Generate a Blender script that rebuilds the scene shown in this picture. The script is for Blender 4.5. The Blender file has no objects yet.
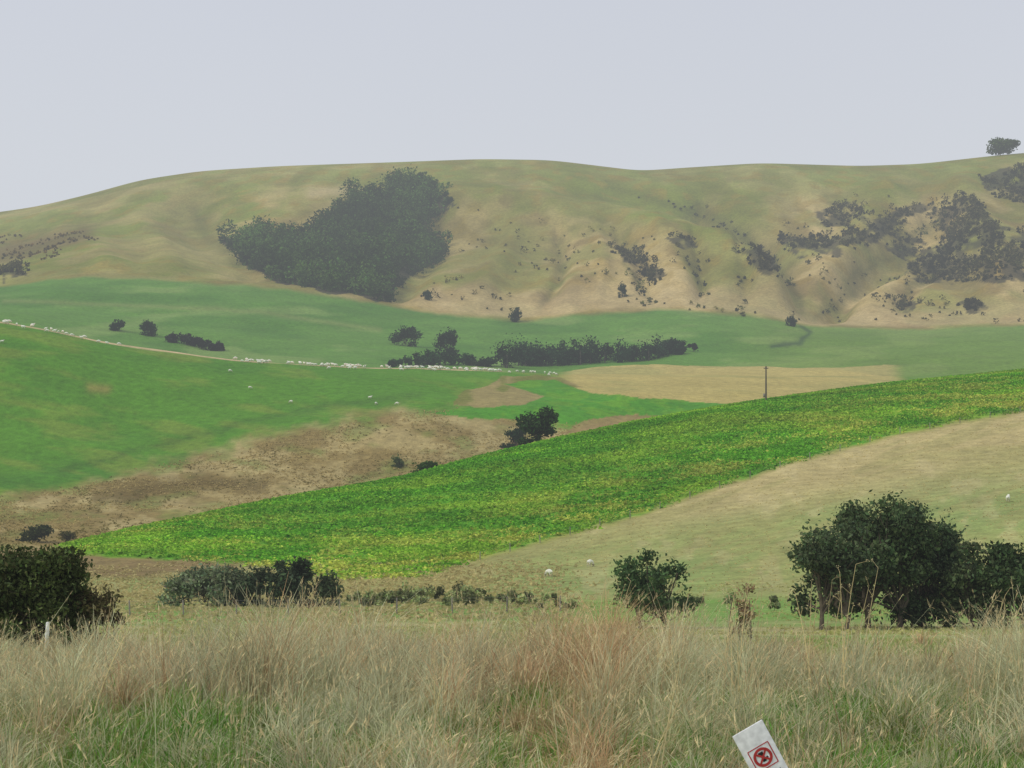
import bpy, math, numpy as np
rng=np.random.default_rng(7)
F=1900.0; HY=560.0; EYE=2.0
SUN_EL=42; 
# ---------------------------------------------------------------- noise
def hash2(ix,iy,seed):
    n=(ix.astype(np.int64)*374761393+iy.astype(np.int64)*668265263+seed*974634777)&0xffffffff
    n=((n^(n>>13))*1274126177)&0xffffffff
    n=n^(n>>16)
    return (n&0xffff)/65535.0
def vnoise(x,y,seed):
    x=np.asarray(x,float); y=np.asarray(y,float)
    ix=np.floor(x); iy=np.floor(y); fx=x-ix; fy=y-iy
    fx=fx*fx*(3-2*fx); fy=fy*fy*(3-2*fy)
    a=hash2(ix,iy,seed); b=hash2(ix+1,iy,seed); c=hash2(ix,iy+1,seed); d=hash2(ix+1,iy+1,seed)
    return (a*(1-fx)+b*fx)*(1-fy)+(c*(1-fx)+d*fx)*fy
def fbm(x,y,seed,o=4):
    s=0;a=1;t=0
    for k in range(o):
        s=s+a*(vnoise(x*2**k+17.3*k,y*2**k-9.1*k,seed+k)*2-1); t+=a; a*=0.5
    return s/t
def sm(a,b,v):
    t=np.clip((v-a)/(b-a),0,1); return t*t*(3-2*t)
# ---------------------------------------------------------------- colours
def lin(c):
    c=np.array(c,float)/255
    return np.where(c<=0.04045,c/12.92,((c+0.055)/1.055)**2.4)
HAZE=lin((204,210,214)); SIG=1.4e-4; LIGHT=0.86
def A(r,g,b,d=0,k=1.0):
    T=math.exp(-SIG*d)
    return np.clip((lin((r,g,b))-(1-T)*HAZE)/T/LIGHT*k,0.014,0.8)
# ---------------------------------------------------------------- terrain definition (survey lines)
PX=np.arange(-1400,2425,4.0)
def line(pts,s=14):
    p=np.array(pts,float); v=np.interp(PX,p[:,0],p[:,1])
    n=int(3*s/4)+1; k=np.exp(-0.5*((np.arange(-n,n+1)*4)/s)**2); k/=k.sum()
    return np.convolve(np.pad(v,n,mode='edge'),k,mode='valid')
def const(v): return np.full_like(PX,float(v))
def fromz(d,z): return const(HY-F*(z-EYE)/d)
crestPY=line([(-1400,575),(-300,560),(0,551),(60,547),(150,525),(300,495),(400,478),(500,452),(600,430),(700,410),(800,395),(900,383),(1024,371),(1200,356),(1700,340),(2425,340)])
crestD=line([(-1400,270),(0,270),(60,280),(300,330),(500,370),(700,410),(1024,460),(1500,510),(2425,520)],30)
h2PY=line([(-1400,290),(-400,296),(0,321),(50,330),(100,341),(160,351),(230,359),(350,367),(480,371),(560,375),(700,376),(900,379),(1024,376),(1500,360),(2425,350)],10)
h2D=line([(-1400,590),(0,600),(500,650),(1024,720),(2425,760)],30)
skyPY=line([(-1400,320),(-800,290),(-300,245),(0,212),(40,206),(90,194),(140,180),(200,171),(280,166),(400,162),(480,159),(550,160),(600,166),(640,171),(680,168),(760,163),(860,166),(920,164),(1000,155),(1060,150),(1300,140),(1900,170),(2425,220)],12)
footPY=line([(-1400,300),(-300,292),(0,287),(60,277),(200,281),(280,288),(380,303),(430,312),(520,320),(600,312),(680,308),(760,316),(800,325),(900,328),(1024,325),(1400,310),(2425,300)],10)
L=[(const(60),fromz(60,-0.7)),
   (const(80),fromz(80,-1.25)),
   (const(110),fromz(110,-2.0)),
   (const(150),line([(-1400,612),(0,611),(400,610),(1024,607),(2425,600)])),
   (const(185),line([(-1400,600),(0,598),(400,596),(600,590),(1024,577),(2425,560)])),
   (const(230),line([(-1400,585),(0,579),(300,582),(450,573),(600,560),(800,535),(1024,512),(2425,480)])),
   (crestD,crestPY),
   (crestD+line([(-1400,50),(0,50),(1024,80)]),crestPY+line([(-1400,2),(0,3),(150,12),(1024,26)])),
   (crestD+line([(-1400,100),(0,100),(500,120),(1024,150)]),crestPY+line([(-1400,-12),(0,-12),(150,0),(500,3),(1024,8)])),
   (line([(-1400,470),(0,480),(500,540),(1024,650)],30),line([(-1400,460),(0,470),(150,460),(300,430),(400,410),(500,404),(600,398),(700,393),(900,392),(1024,388),(2425,370)])),
   (h2D,h2PY),
   (h2D+80,h2PY+line([(-1400,24),(0,22),(450,10),(560,1),(620,-3),(1024,-3)],20)),
   (const(900),line([(-1400,315),(0,317),(200,350),(400,362),(550,366),(700,361),(900,356),(1024,352),(2425,330)])),
   (const(1150),footPY),
   (const(1450),line([(-1400,285),(-400,265),(0,250),(150,236),(300,235),(450,240),(600,240),(760,248),(860,255),(1024,228),(1500,220),(2425,260)],25)),
   (const(1800),skyPY),
   (const(2300),skyPY+70),
   (const(6500),skyPY+260)]
TD=np.array([a for a,b in L]); TS=np.array([(HY-b)/F for a,b in L])
h=np.diff(TD,axis=0); dl=np.diff(TS,axis=0)/h
M=np.zeros_like(TS); M[0]=dl[0]; M[-1]=dl[-1]
for k in range(1,len(L)-1):
    w1=2*h[k]+h[k-1]; w2=h[k]+2*h[k-1]
    ok=(dl[k-1]*dl[k])>0
    with np.errstate(all='ignore'):
        M[k]=np.where(ok,(w1+w2)/(w1/dl[k-1]+w2/dl[k]),0)
SPURS=[([(455,203),(520,209),(600,224),(660,246),(720,264),(780,300)],20,17),
       ([(700,205),(740,235),(770,262),(800,300)],13,-13),
       ([(820,322),(850,285),(900,250),(940,222)],15,-17),
       ([(960,195),(985,235),(1000,280)],22,10),
       ([(880,200),(860,240),(835,280)],16,10),
       ([(900,300),(930,270),(950,235)],10,-7),
       ([(240,262),(205,235),(190,210)],20,-7),
       ([(440,215),(425,255),(395,295)],16,-10),
       ([(520,235),(500,270),(470,305)],12,6),
       ([(560,240),(560,280),(545,312)],8,-6),
       ([(590,240),(600,275),(595,308)],9,4),
       ([(620,250),(640,280),(650,303)],8,-7),
       ([(655,255),(675,280),(685,305)],8,4),
       ([(740,275),(745,295),(742,312)],7,-5),
       ([(70,235),(100,250),(110,270)],22,5),
       ([(140,225),(160,245),(175,275)],16,4),
       ([(690,262),(700,285),(705,305)],7,-6),
       ([(610,185),(700,215),(760,250)],14,-11)]
GUL=[s for s in SPURS if s[2]<0]
def segdist(px,py,pts):
    best=np.full(px.shape,1e9)
    for (ax,ay),(bx,by) in zip(pts[:-1],pts[1:]):
        vx,vy=bx-ax,by-ay
        t=np.clip(((px-ax)*vx+(py-ay)*vy)/(vx*vx+vy*vy),0,1)
        best=np.minimum(best,np.hypot(px-ax-t*vx,py-ay-t*vy))
    return best
def terrain(x,y):
    x=np.atleast_1d(np.asarray(x,float)); y=np.atleast_1d(np.asarray(y,float))
    px=512+F*x/np.maximum(y,60); pc=np.clip(px,-1398,2420)
    s=np.zeros_like(x); t=np.full_like(x,-1.0)
    fi=(pc-PX[0])/4; i0=np.floor(fi).astype(int); fr=fi-i0
    g=lambda T,k:T[k][i0]*(1-fr)+T[k][i0+1]*fr
    for k in range(len(L)-1):
        d0=g(TD,k); d1=g(TD,k+1)
        m=(y>=d0)&((y<d1)|(k==len(L)-2))
        if not m.any(): continue
        H=d1-d0; q=(y-d0)/H
        q2=q*q;q3=q2*q
        v=(2*q3-3*q2+1)*g(TS,k)+(q3-2*q2+q)*H*g(M,k)+(-2*q3+3*q2)*g(TS,k+1)+(q3-q2)*H*g(M,k+1)
        s=np.where(m,v,s); t=np.where(m,k+q,t)
    zn=np.interp(y,[-60,20,35,60],[0.15,0,-0.1,-0.7])+0.06*fbm(x*0.4,y*0.4,5,3)
    z=np.where(y<60,zn,EYE+y*s)
    py=HY-F*(z-EYE)/np.maximum(y,8)
    far=t>=12.9
    if far.any():
        b=np.zeros_like(z)
        fx,fy=px[far],py[far]
        acc=np.zeros_like(fx)
        for pts,w,a in SPURS:
            wx=fx+10*fbm(fx/30,fy/30,91,2)
            acc+=a*np.exp(-(segdist(wx,fy,pts)/w)**2)
        n=fbm(x[far]/150,y[far]/260,31,4)
        n2=1-np.abs(fbm(x[far]/70,y[far]/300,47,3))*2.5
        fade=sm(13,13.3,t[far])*(1-sm(14.45,14.8,t[far]))
        b[far]=(acc+n*8+n2*(2+3*sm(430,500,fx)))*fade
        z=z+b
    mid=(t>3)&(t<13.2)
    if mid.any():
        z=z+np.where(mid,fbm(x/28,y/28,61,4)*0.0009*y*sm(3,4,t)+fbm(x/90,y/90,65,2)*0.0022*y*sm(6.3,7,t)*(1-sm(9.3,9.9,t)),0)
        z=z+np.where((t>8)&(t<9.95),fbm(x/18,y/22,67,3)*1.3*sm(8,8.3,t)*(1-sm(9.0,9.6,t)),0)
        z=z+np.where((t>10.6)&(t<13),fbm(x/60,y/60,69,3)*3.2*sm(10.6,11.2,t)*(1-sm(12.6,13,t)),0)
    py=HY-F*(z-EYE)/np.maximum(y,8)
    return z,t,px,py
def gz(x,y): return terrain(x,y)[0]
def findd(px,py,a,b):
    d=np.linspace(a,b,500); _,_,_,q=terrain((px-512)/F*d,d)
    vis=np.minimum.accumulate(q)
    return float(d[np.argmin(np.abs(q-py)+3*(q-vis))])
def pip(px,py,poly):
    c=np.zeros(px.shape,bool); n=len(poly); j=n-1
    for i in range(n):
        xi,yi=poly[i]; xj,yj=poly[j]
        if yi!=yj:
            c^=((yi>py)!=(yj>py))&(px<(xj-xi)*(py-yi)/(yj-yi)+xi)
        j=i
    return c
# ---------------------------------------------------------------- mesh builder (all quads)
class MB:
    def __init__(s): s.v=[];s.f=[];s.c=[];s.m=[];s.n=0
    def add(s,v,f,c,mat=0):
        v=np.asarray(v,float).reshape(-1,3); f=np.asarray(f,int).reshape(-1,4); c=np.asarray(c,float)
        if c.ndim==1: c=np.tile(c,(len(v),1))
        s.v.append(v); s.f.append(f+s.n); s.c.append(c.reshape(-1,3)); s.m.append(np.full(len(f),mat,int)); s.n+=len(v)
    def build(s,name,mats,smooth=False,parent=None):
        v=np.concatenate(s.v);f=np.concatenate(s.f);c=np.concatenate(s.c);m=np.concatenate(s.m)
        me=bpy.data.meshes.new(name)
        me.vertices.add(len(v)); me.vertices.foreach_set('co',v.astype(np.float32).ravel())
        me.loops.add(len(f)*4); me.loops.foreach_set('vertex_index',f.astype(np.int32).ravel())
        me.polygons.add(len(f)); me.polygons.foreach_set('loop_start',(np.arange(len(f))*4).astype(np.int32))
        me.polygons.foreach_set('material_index',m.astype(np.int32))
        if smooth: me.polygons.foreach_set('use_smooth',np.ones(len(f),bool))
        me.update(calc_edges=True)
        ca=me.color_attributes.new('Col','FLOAT_COLOR','POINT')
        ca.data.foreach_set('color',np.hstack([np.clip(c,0,1),np.ones((len(c),1))]).astype(np.float32).ravel())
        for x in mats: me.materials.append(x)
        o=bpy.data.objects.new(name,me); bpy.context.collection.objects.link(o)
        if parent: o.parent=parent
        return o
def leaves(mb,c,size,col,mat=0,flat=0.0,aspect=0.55):
    n=len(c); size=np.broadcast_to(size,(n,))
    a=rng.normal(size=(n,3)); a/=np.linalg.norm(a,axis=1)[:,None]
    b=rng.normal(size=(n,3)); b[:,2]*=(1-flat); a[:,2]*=(1-flat)
    b-=a*(a*b).sum(1)[:,None]/(a*a).sum(1)[:,None]; b/=np.linalg.norm(b,axis=1)[:,None]
    S=size[:,None]
    v=np.stack([c-a*S,c-b*S*aspect,c+a*S,c+b*S*aspect],1)
    mb.add(v,np.arange(n*4).reshape(n,4),np.repeat(col,4,axis=0),mat)
def tube(mb,pts,rad,col,mat=0,k=6):
    pts=np.array(pts,float); n=len(pts); V=[]
    for i in range(n):
        d=pts[min(i+1,n-1)]-pts[max(i-1,0)]; d/=np.linalg.norm(d)+1e-9
        u=np.cross(d,[0.31,0.9,0.12]); u/=np.linalg.norm(u)+1e-9; w=np.cross(d,u)
        an=np.linspace(0,2*math.pi,k,endpoint=False)
        V.append(pts[i]+rad[i]*(np.cos(an)[:,None]*u+np.sin(an)[:,None]*w))
    f=[[i*k+j,i*k+(j+1)%k,(i+1)*k+(j+1)%k,(i+1)*k+j] for i in range(n-1) for j in range(k)]
    mb.add(np.concatenate(V),f,col,mat)
def box(mb,c,s,col,mat=0):
    c=np.array(c,float);s=np.array(s,float)/2
    v=[c+s*np.array(q) for q in [(-1,-1,-1),(1,-1,-1),(1,1,-1),(-1,1,-1),(-1,-1,1),(1,-1,1),(1,1,1),(-1,1,1)]]
    mb.add(v,[[0,3,2,1],[4,5,6,7],[0,1,5,4],[1,2,6,5],[2,3,7,6],[3,0,4,7]],col,mat)
# ---------------------------------------------------------------- materials
def newmat(name):
    m=bpy.data.materials.new(name); m.use_nodes=True; nt=m.node_tree
    b=nt.nodes['Principled BSDF']; b.inputs['Roughness'].default_value=0.95
    b.inputs['Specular IOR Level'].default_value=0.1
    return m,nt,b
def noise_mul(nt,src,coord,scale,lo,hi,detail=4):
    N=nt.nodes; K=nt.links
    no=N.new('ShaderNodeTexNoise'); no.inputs['Scale'].default_value=scale; no.inputs['Detail'].default_value=detail
    K.new(coord,no.inputs['Vector'])
    mr=N.new('ShaderNodeMapRange'); mr.inputs['From Min'].default_value=0.3; mr.inputs['From Max'].default_value=0.7
    mr.inputs['To Min'].default_value=lo; mr.inputs['To Max'].default_value=hi; mr.clamp=False
    K.new(no.outputs['Fac'],mr.inputs['Value'])
    mu=N.new('ShaderNodeVectorMath'); mu.operation='SCALE'
    K.new(src,mu.inputs[0]); K.new(mr.outputs[0],mu.inputs['Scale'])
    return mu.outputs[0],no
def ground_mat():
    m,nt,b=newmat('grassland'); N=nt.nodes;K=nt.links
    at=N.new('ShaderNodeAttribute'); at.attribute_name='Col'
    tc=N.new('ShaderNodeTexCoord'); co=tc.outputs['Object']
    c=at.outputs['Color']
    c,_=noise_mul(nt,c,co,0.06,0.90,1.10)
    c,n1=noise_mul(nt,c,co,0.45,0.82,1.18,6)
    c,n2=noise_mul(nt,c,co,2.6,0.82,1.18,5)
    K.new(c,b.inputs['Base Color'])
    bp=N.new('ShaderNodeBump'); bp.inputs['Strength'].default_value=0.8; bp.inputs['Distance'].default_value=0.8
    K.new(n1.outputs['Fac'],bp.inputs['Height']); K.new(bp.outputs[0],b.inputs['Normal'])
    return m
def col_mat(name,rough=0.85,trans=0.0,scale=3.0):
    m,nt,b=newmat(name); N=nt.nodes;K=nt.links
    at=N.new('ShaderNodeAttribute'); at.attribute_name='Col'
    tc=N.new('ShaderNodeTexCoord')
    c,_=noise_mul(nt,at.outputs['Color'],tc.outputs['Object'],scale,0.85,1.15,2)
    K.new(c,b.inputs['Base Color']); b.inputs['Roughness'].default_value=rough
    if trans>0:
        tr=N.new('ShaderNodeBsdfTranslucent'); K.new(c,tr.inputs['Color'])
        mx=N.new('ShaderNodeMixShader'); mx.inputs[0].default_value=trans
        K.new(b.outputs[0],mx.inputs[1]); K.new(tr.outputs[0],mx.inputs[2]); K.new(mx.outputs[0],N['Material Output'].inputs['Surface'])
    return m
GM=ground_mat(); LEAF=col_mat('foliage',0.8,0.2,1.5); BARK=col_mat('bark',0.95,0,6); GRASS=col_mat('dry_grass',0.8,0.35,2.0)
WOOD=col_mat('weathered_timber',0.9,0,8); WOOL=col_mat('wool',1.0,0,9); PAINT=col_mat('painted_plastic',0.45,0,30); WIRE=col_mat('galvanised_wire',0.5,0,5)
# ---------------------------------------------------------------- terrain mesh
pcol=np.concatenate([np.arange(-1100,-60,14),np.arange(-60,1084,2.2),np.arange(1084,2125,14)])
rows=np.concatenate([np.arange(-40,60,1.0),np.arange(60,150,1.5),np.arange(150,470,1.2),np.arange(470,760,1.5),np.arange(760,1150,2.6),np.arange(1150,1830,2.4),np.geomspace(1830,6500,50)])
U=(pcol-512)/F
X=U[None,:]*(rows[:,None]+45*np.exp(-np.maximum(rows[:,None],0)/120.)+0); 
X=np.where(rows[:,None]<0,U[None,:]*(45+0*rows[:,None]),X)*1.0
Y=np.repeat(rows[:,None],len(pcol),1)
x=X.ravel(); y=Y.ravel()
z,t,px,py=terrain(x,y)
def cropline(p): return np.interp(p,[-200,60,230,350,420,500,640,780,900,1024,1300],[556,552,562,579,577,552,514,466,432,410,370])
def banktop(p): return np.interp(p,[-300,0,100,180,250,330,400,450,560,650,900],[495,498,480,459,443,425,408,409,424,417,400])
FORESTS=[[(220,242),(240,236),(262,237),(285,239),(304,236),(316,229),(330,222),(340,214),(350,203),(366,198),(382,194),(392,185),(404,179),(416,182),(428,185),(440,194),(456,206),(446,212),(430,216),(424,226),(436,234),(444,246),(438,258),(420,266),(410,278),(394,284),(389,299),(374,300),(352,293),(328,292),(300,285),(276,284),(262,273),(246,268),(238,254)]]
SCRUB=[[(906,262),(930,250),(950,242),(938,226),(926,214),(945,200),(972,195),(985,210),(1000,225),(1050,238),(1050,282),(960,282),(910,280)],
 [(776,236),(830,240),(862,230),(905,215),(908,222),(870,240),(835,254),(798,258)],
 [(818,214),(845,201),(868,210),(850,226),(826,228)],
 [(612,246),(636,250),(668,276),(655,284),(634,272)],
 [(668,240),(680,234),(698,246),(688,254)],[(738,255),(760,248),(778,266),(762,274)],
 [(980,180),(1010,168),(1060,172),(1060,202),(990,194)],[(880,246),(905,232),(930,246),(905,260)],
 [(890,300),(905,295),(920,305),(902,312)],[(955,300),(975,296),(988,308),(965,312)],
 [(0,272),(24,268),(30,278),(0,282)],[(862,222),(900,206),(930,200),(935,207),(900,218),(872,230)]]
def colours(x,y,z,t,px,py):
    wn=fbm(px/22,py/22*1.5,101,4); wn2=fbm(x/40,y/40,111,4); fn=fbm(x/6,y/6,121,3)
    big=fbm(x/120,y/120,131,3)
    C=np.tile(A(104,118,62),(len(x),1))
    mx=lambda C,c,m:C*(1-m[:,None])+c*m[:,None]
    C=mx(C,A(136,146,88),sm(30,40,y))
    C=mx(C,A(168,158,112),sm(-0.05,0.4,fbm(x/9,y/14,7,4)+0.15*fn)*sm(28,38,y)*0.7)
    C=mx(C,A(110,140,68),sm(0.05,0.3,fbm(x/15,y/10,9,3))*sm(35,50,y)*0.7)
    C=mx(C,A(104,140,68,150),sm(118,135,y)*(1-sm(3.6,4.1,t))*0.8)
    # hill 1
    m=sm(3.3,3.9,t)
    C=mx(C,A(168,156,112,300),m)
    gmask=sm(0,60,py-cropline(px)-(px-700)*0.12+25*wn2)
    C=mx(C,A(124,144,86,220),m*gmask*0.85)
    C=mx(C,A(148,146,94,220),m*sm(0.0,0.3,wn2)*0.4)
    C=mx(C,A(182,170,128,300),m*sm(0.05,0.4,wn)*0.35)
    C=mx(C,A(146,142,96,300),m*sm(0.0,0.35,fbm(px/60,(py+0.35*px)/7,145,3))*0.5)
    brown=m*(1-sm(225,275,px+25*wn))*(1-sm(574,582,py+8*wn))
    C=mx(C,A(126,106,78,230),brown*0.85)
    C=mx(C,A(150,142,92,230),m*sm(240,330,px)*(1-sm(440,520,px))*(1-sm(588,598,py+5*wn))*0.6)
    edge=py-cropline(px)+4.0*wn+2.5*fn
    crop=m*(1-sm(-2.0,3.0,edge))*sm(45,75,px+10*wn)
    cc=np.tile(A(92,144,54,330),(len(x),1))
    cc=mx(cc,A(134,162,66,330),sm(-0.1,0.35,fbm(x/14,y/9,141,4)+0.25*fn)*0.65)
    cc=mx(cc,A(160,162,84,330),sm(0.0,0.5,fbm(x/8,y/5,151,4)+0.2*fn)*sm(-75,0,edge)*0.75)
    cc=mx(cc,A(74,120,48,330),sm(0.1,0.4,fbm(x/5,y/4,161,3))*0.4)
    C=C*(1-crop[:,None])+cc*crop[:,None]
    C=mx(C,A(138,138,84,330),m*np.exp(-((edge-1.5)/2.0)**2)*0.6*sm(420,520,px))
    # hill 2
    m=sm(6.2,6.6,t)
    C=mx(C,A(156,143,104,480),m)
    C=mx(C,A(122,108,76,480),m*sm(-0.15,0.35,fbm(px/34,py/12,171,4)+0.35*sm(300,100,px))*0.7)
    C=mx(C,A(172,160,118,480),m*sm(0.1,0.4,fbm(px/24,py/10,181,4))*0.55)
    C=mx(C,A(112,124,76,480),m*sm(0.0,0.4,fbm(px/36,py/12,187,4))*0.6)
    C=mx(C,A(98,88,64,480),m*0.75*np.exp(-(segdist(px+14*wn,py+6*wn,[(100,500),(160,488),(205,482),(255,484)])/9)**2))
    gm=m*(1-sm(-8,9,py-banktop(px)+13*wn))
    g2=np.tile(A(94,131,66,600),(len(x),1))
    g2=mx(g2,A(108,141,74,600),sm(-0.1,0.4,big))
    g2=mx(g2,A(84,118,60,600),sm(0.0,0.4,wn2)*0.6)
    g2=mx(g2,A(122,136,80,600),sm(0.0,0.4,fbm(px/60,(py-0.15*px)/10,193,4))*0.55)
    g2=mx(g2,A(138,128,88,600),0.7*np.exp(-(segdist(px+6*wn,py+2*wn,[(92,388),(108,390)])/5)**2))
    g2=mx(g2,A(84,106,60,600),0.5*np.exp(-(segdist(px+10*wn,py+3*wn,[(60,470),(180,440),(300,410),(420,395)])/4)**2))
    C=C*(1-gm[:,None])+g2*gm[:,None]
    q=m*(t<11.5)
    hay=q*sm(545,575,px+6*wn)*(1-sm(885,912,px+4*wn))*(1-sm(-1,2,py-np.interp(px,[540,600,700,900],[384,396,403,403])+1.5*wn))
    C=mx(C,A(168,157,110,750),hay)
    C=mx(C,A(148,146,104,750),hay*sm(0.0,0.4,wn2)*0.6)
    gr2=q*sm(905,930,px+4*wn)
    C=mx(C,A(112,136,88,750),gr2)
    kn=q*pip(px+6*wn,py+5*wn,[(452,405),(468,390),(505,376),(560,377),(580,386),(560,398),(520,406)])
    C=mx(C,A(148,134,102,650),kn*0.85)
    C=mx(C,A(112,120,78,650),kn*sm(-.2,0.2,wn)*0.8)
    cp=q*(pip(px+4*wn,py+3*wn,[(505,384),(555,380),(580,390),(610,395),(700,402),(760,404),(740,418),(640,415),(560,422),(470,418),(430,412),(460,408),(520,404),(545,396)]))
    C=mx(C,A(90,138,62,620),cp*0.95)
    C=mx(C,A(112,148,72,620),cp*sm(0,0.3,fn+wn)*0.5)
    db=q*pip(px+4*wn,py+3*wn,[(560,432),(580,420),(640,415),(660,418),(600,432)])
    C=mx(C,A(144,126,96,600),db*0.75)
    trk=(t>9.0)*(t<10.02)*sm(-0.09,-0.06,t-10)*(1-sm(495,515,px))
    C=mx(C,A(188,168,136,620),trk*(0.8+0.2*sm(-0.3,0.3,fn)))
    # valley behind
    m=sm(10.1,10.6,t)
    v=np.tile(A(108,137,92,1000),(len(x),1))
    v=mx(v,A(98,126,86,1000),sm(-0.2,0.4,fbm(px/90,py/12,201,3))*0.8)
    v=mx(v,A(126,147,102,1000),sm(0.0,0.4,fbm(px/70,py/10,211,3))*0.75)
    v=mx(v,A(122,138,94,1000),sm(690,820,px)*0.5)
    v=mx(v,A(128,140,102,1000),0.6*np.exp(-(segdist(px+6*wn,py+2*wn,[(0,300),(120,305),(260,312),(380,330)])/2.5)**2))
    v=mx(v,A(84,98,80,1000),np.exp(-(segdist(px+5*wn,py+2*wn,[(770,346),(800,343),(810,332),(795,322),(790,312)])/2.0)**2)*0.75)
    m2=m*(1-hay)
    C=C*(1-m2[:,None])+v*m2[:,None]
    # far hills
    m=sm(12.93,13.03,t+0.04*wn)
    f=np.tile(A(166,154,122,1400,1.06),(len(x),1))
    sk=np.interp(px,PX,skyPY)
    gr=np.clip((1-sm(12,62,py-sk+14*wn))*0.9+(1-sm(200,280,px+25*wn))*0.7+0.75*np.exp(-(segdist(px,py,[(560,200),(660,212),(760,215)])/22)**2)+0.6*sm(0.0,0.35,fbm(x/70,y/90,221,4)),0,1)
    f=mx(f,A(134,142,106,1500,1.04),gr)
    f=mx(f,A(150,153,118,1500),(1-sm(4,26,py-sk+8*wn))*0.5)
    f=mx(f,A(182,168,134,1400),sm(0.0,0.35,fbm(x/35,y/60,231,4))*0.55*(1-gr*0.6))
    f=mx(f,A(124,116,92,1400),sm(0.05,0.42,fbm(x/25,y/50,241,4))*0.6*(1-gr*0.5))
    f=mx(f,A(128,136,102,1400),sm(0.0,0.4,fbm(x/30,y/70,243,4))*0.55)
    f=mx(f,A(150,136,104,1400),sm(0.0,0.4,fbm(x/10,y/18,245,4))*0.45)
    f=mx(f,A(160,152,120,1400),(1-sm(200,280,px))*sm(-.1,0.35,fbm(x/40,y/50,249,4))*0.6)
    rg=np.abs(fbm(x/70,y/300,47,3)); f=mx(f,A(122,124,98,1400),sm(.12,.34,rg)*0.4)  # darker noise troughs: greener growth plus painted-in relief shade
    for pts,w,a in GUL: f=mx(f,A(114,118,94,1400),0.5*np.exp(-(segdist(px+12*wn,py+6*wn,pts)/(w*.38))**2))  # gullies darkened in the colour to strengthen faint shading, tinted as greener vegetation
    f=mx(f,A(116,108,92,1300),0.7*np.exp(-(segdist(px+8*wn,py+4*wn,[(0,255),(40,245),(85,236)])/12)**2))
    f=mx(f,A(178,164,134,1250),0.5*sm(13.0,13.06,t)*(1-sm(13.15,13.35,t))*sm(400,440,px))
    f=mx(f,A(178,166,138,1500),0.6*np.exp(-(segdist(px+5*wn,py+4*wn,[(310,192),(350,190)])/6)**2))
    fm=fbm(px/9,py/6,251,3)
    for pg in FORESTS: f=mx(f,A(84,90,80,1400),pip(px+8*wn,py+7*wn,pg)*0.85)
    for pg in SCRUB: f=mx(f,A(100,102,90,1400),pip(px+10*wn,py+8*wn,pg)*sm(-0.4,0.1,fm)*0.8)
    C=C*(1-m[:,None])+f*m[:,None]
    return np.clip(C,0.01,0.9)
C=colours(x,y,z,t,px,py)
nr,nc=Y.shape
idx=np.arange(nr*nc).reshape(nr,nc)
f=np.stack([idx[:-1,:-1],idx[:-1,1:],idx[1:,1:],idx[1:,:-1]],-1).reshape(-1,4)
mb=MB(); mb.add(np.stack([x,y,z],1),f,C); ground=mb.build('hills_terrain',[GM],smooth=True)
cw=np.gradient(X,axis=1)*np.gradient(Y,axis=0); cw=np.abs(cw).ravel()
def scatter(mask,n):
    ii=np.flatnonzero(mask); p=cw[ii]; k=rng.choice(ii,size=n,p=p/p.sum())
    xx=x[k]+rng.normal(0,1,n)*2; yy=y[k]+rng.normal(0,1,n)*2
    return xx,yy
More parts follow.
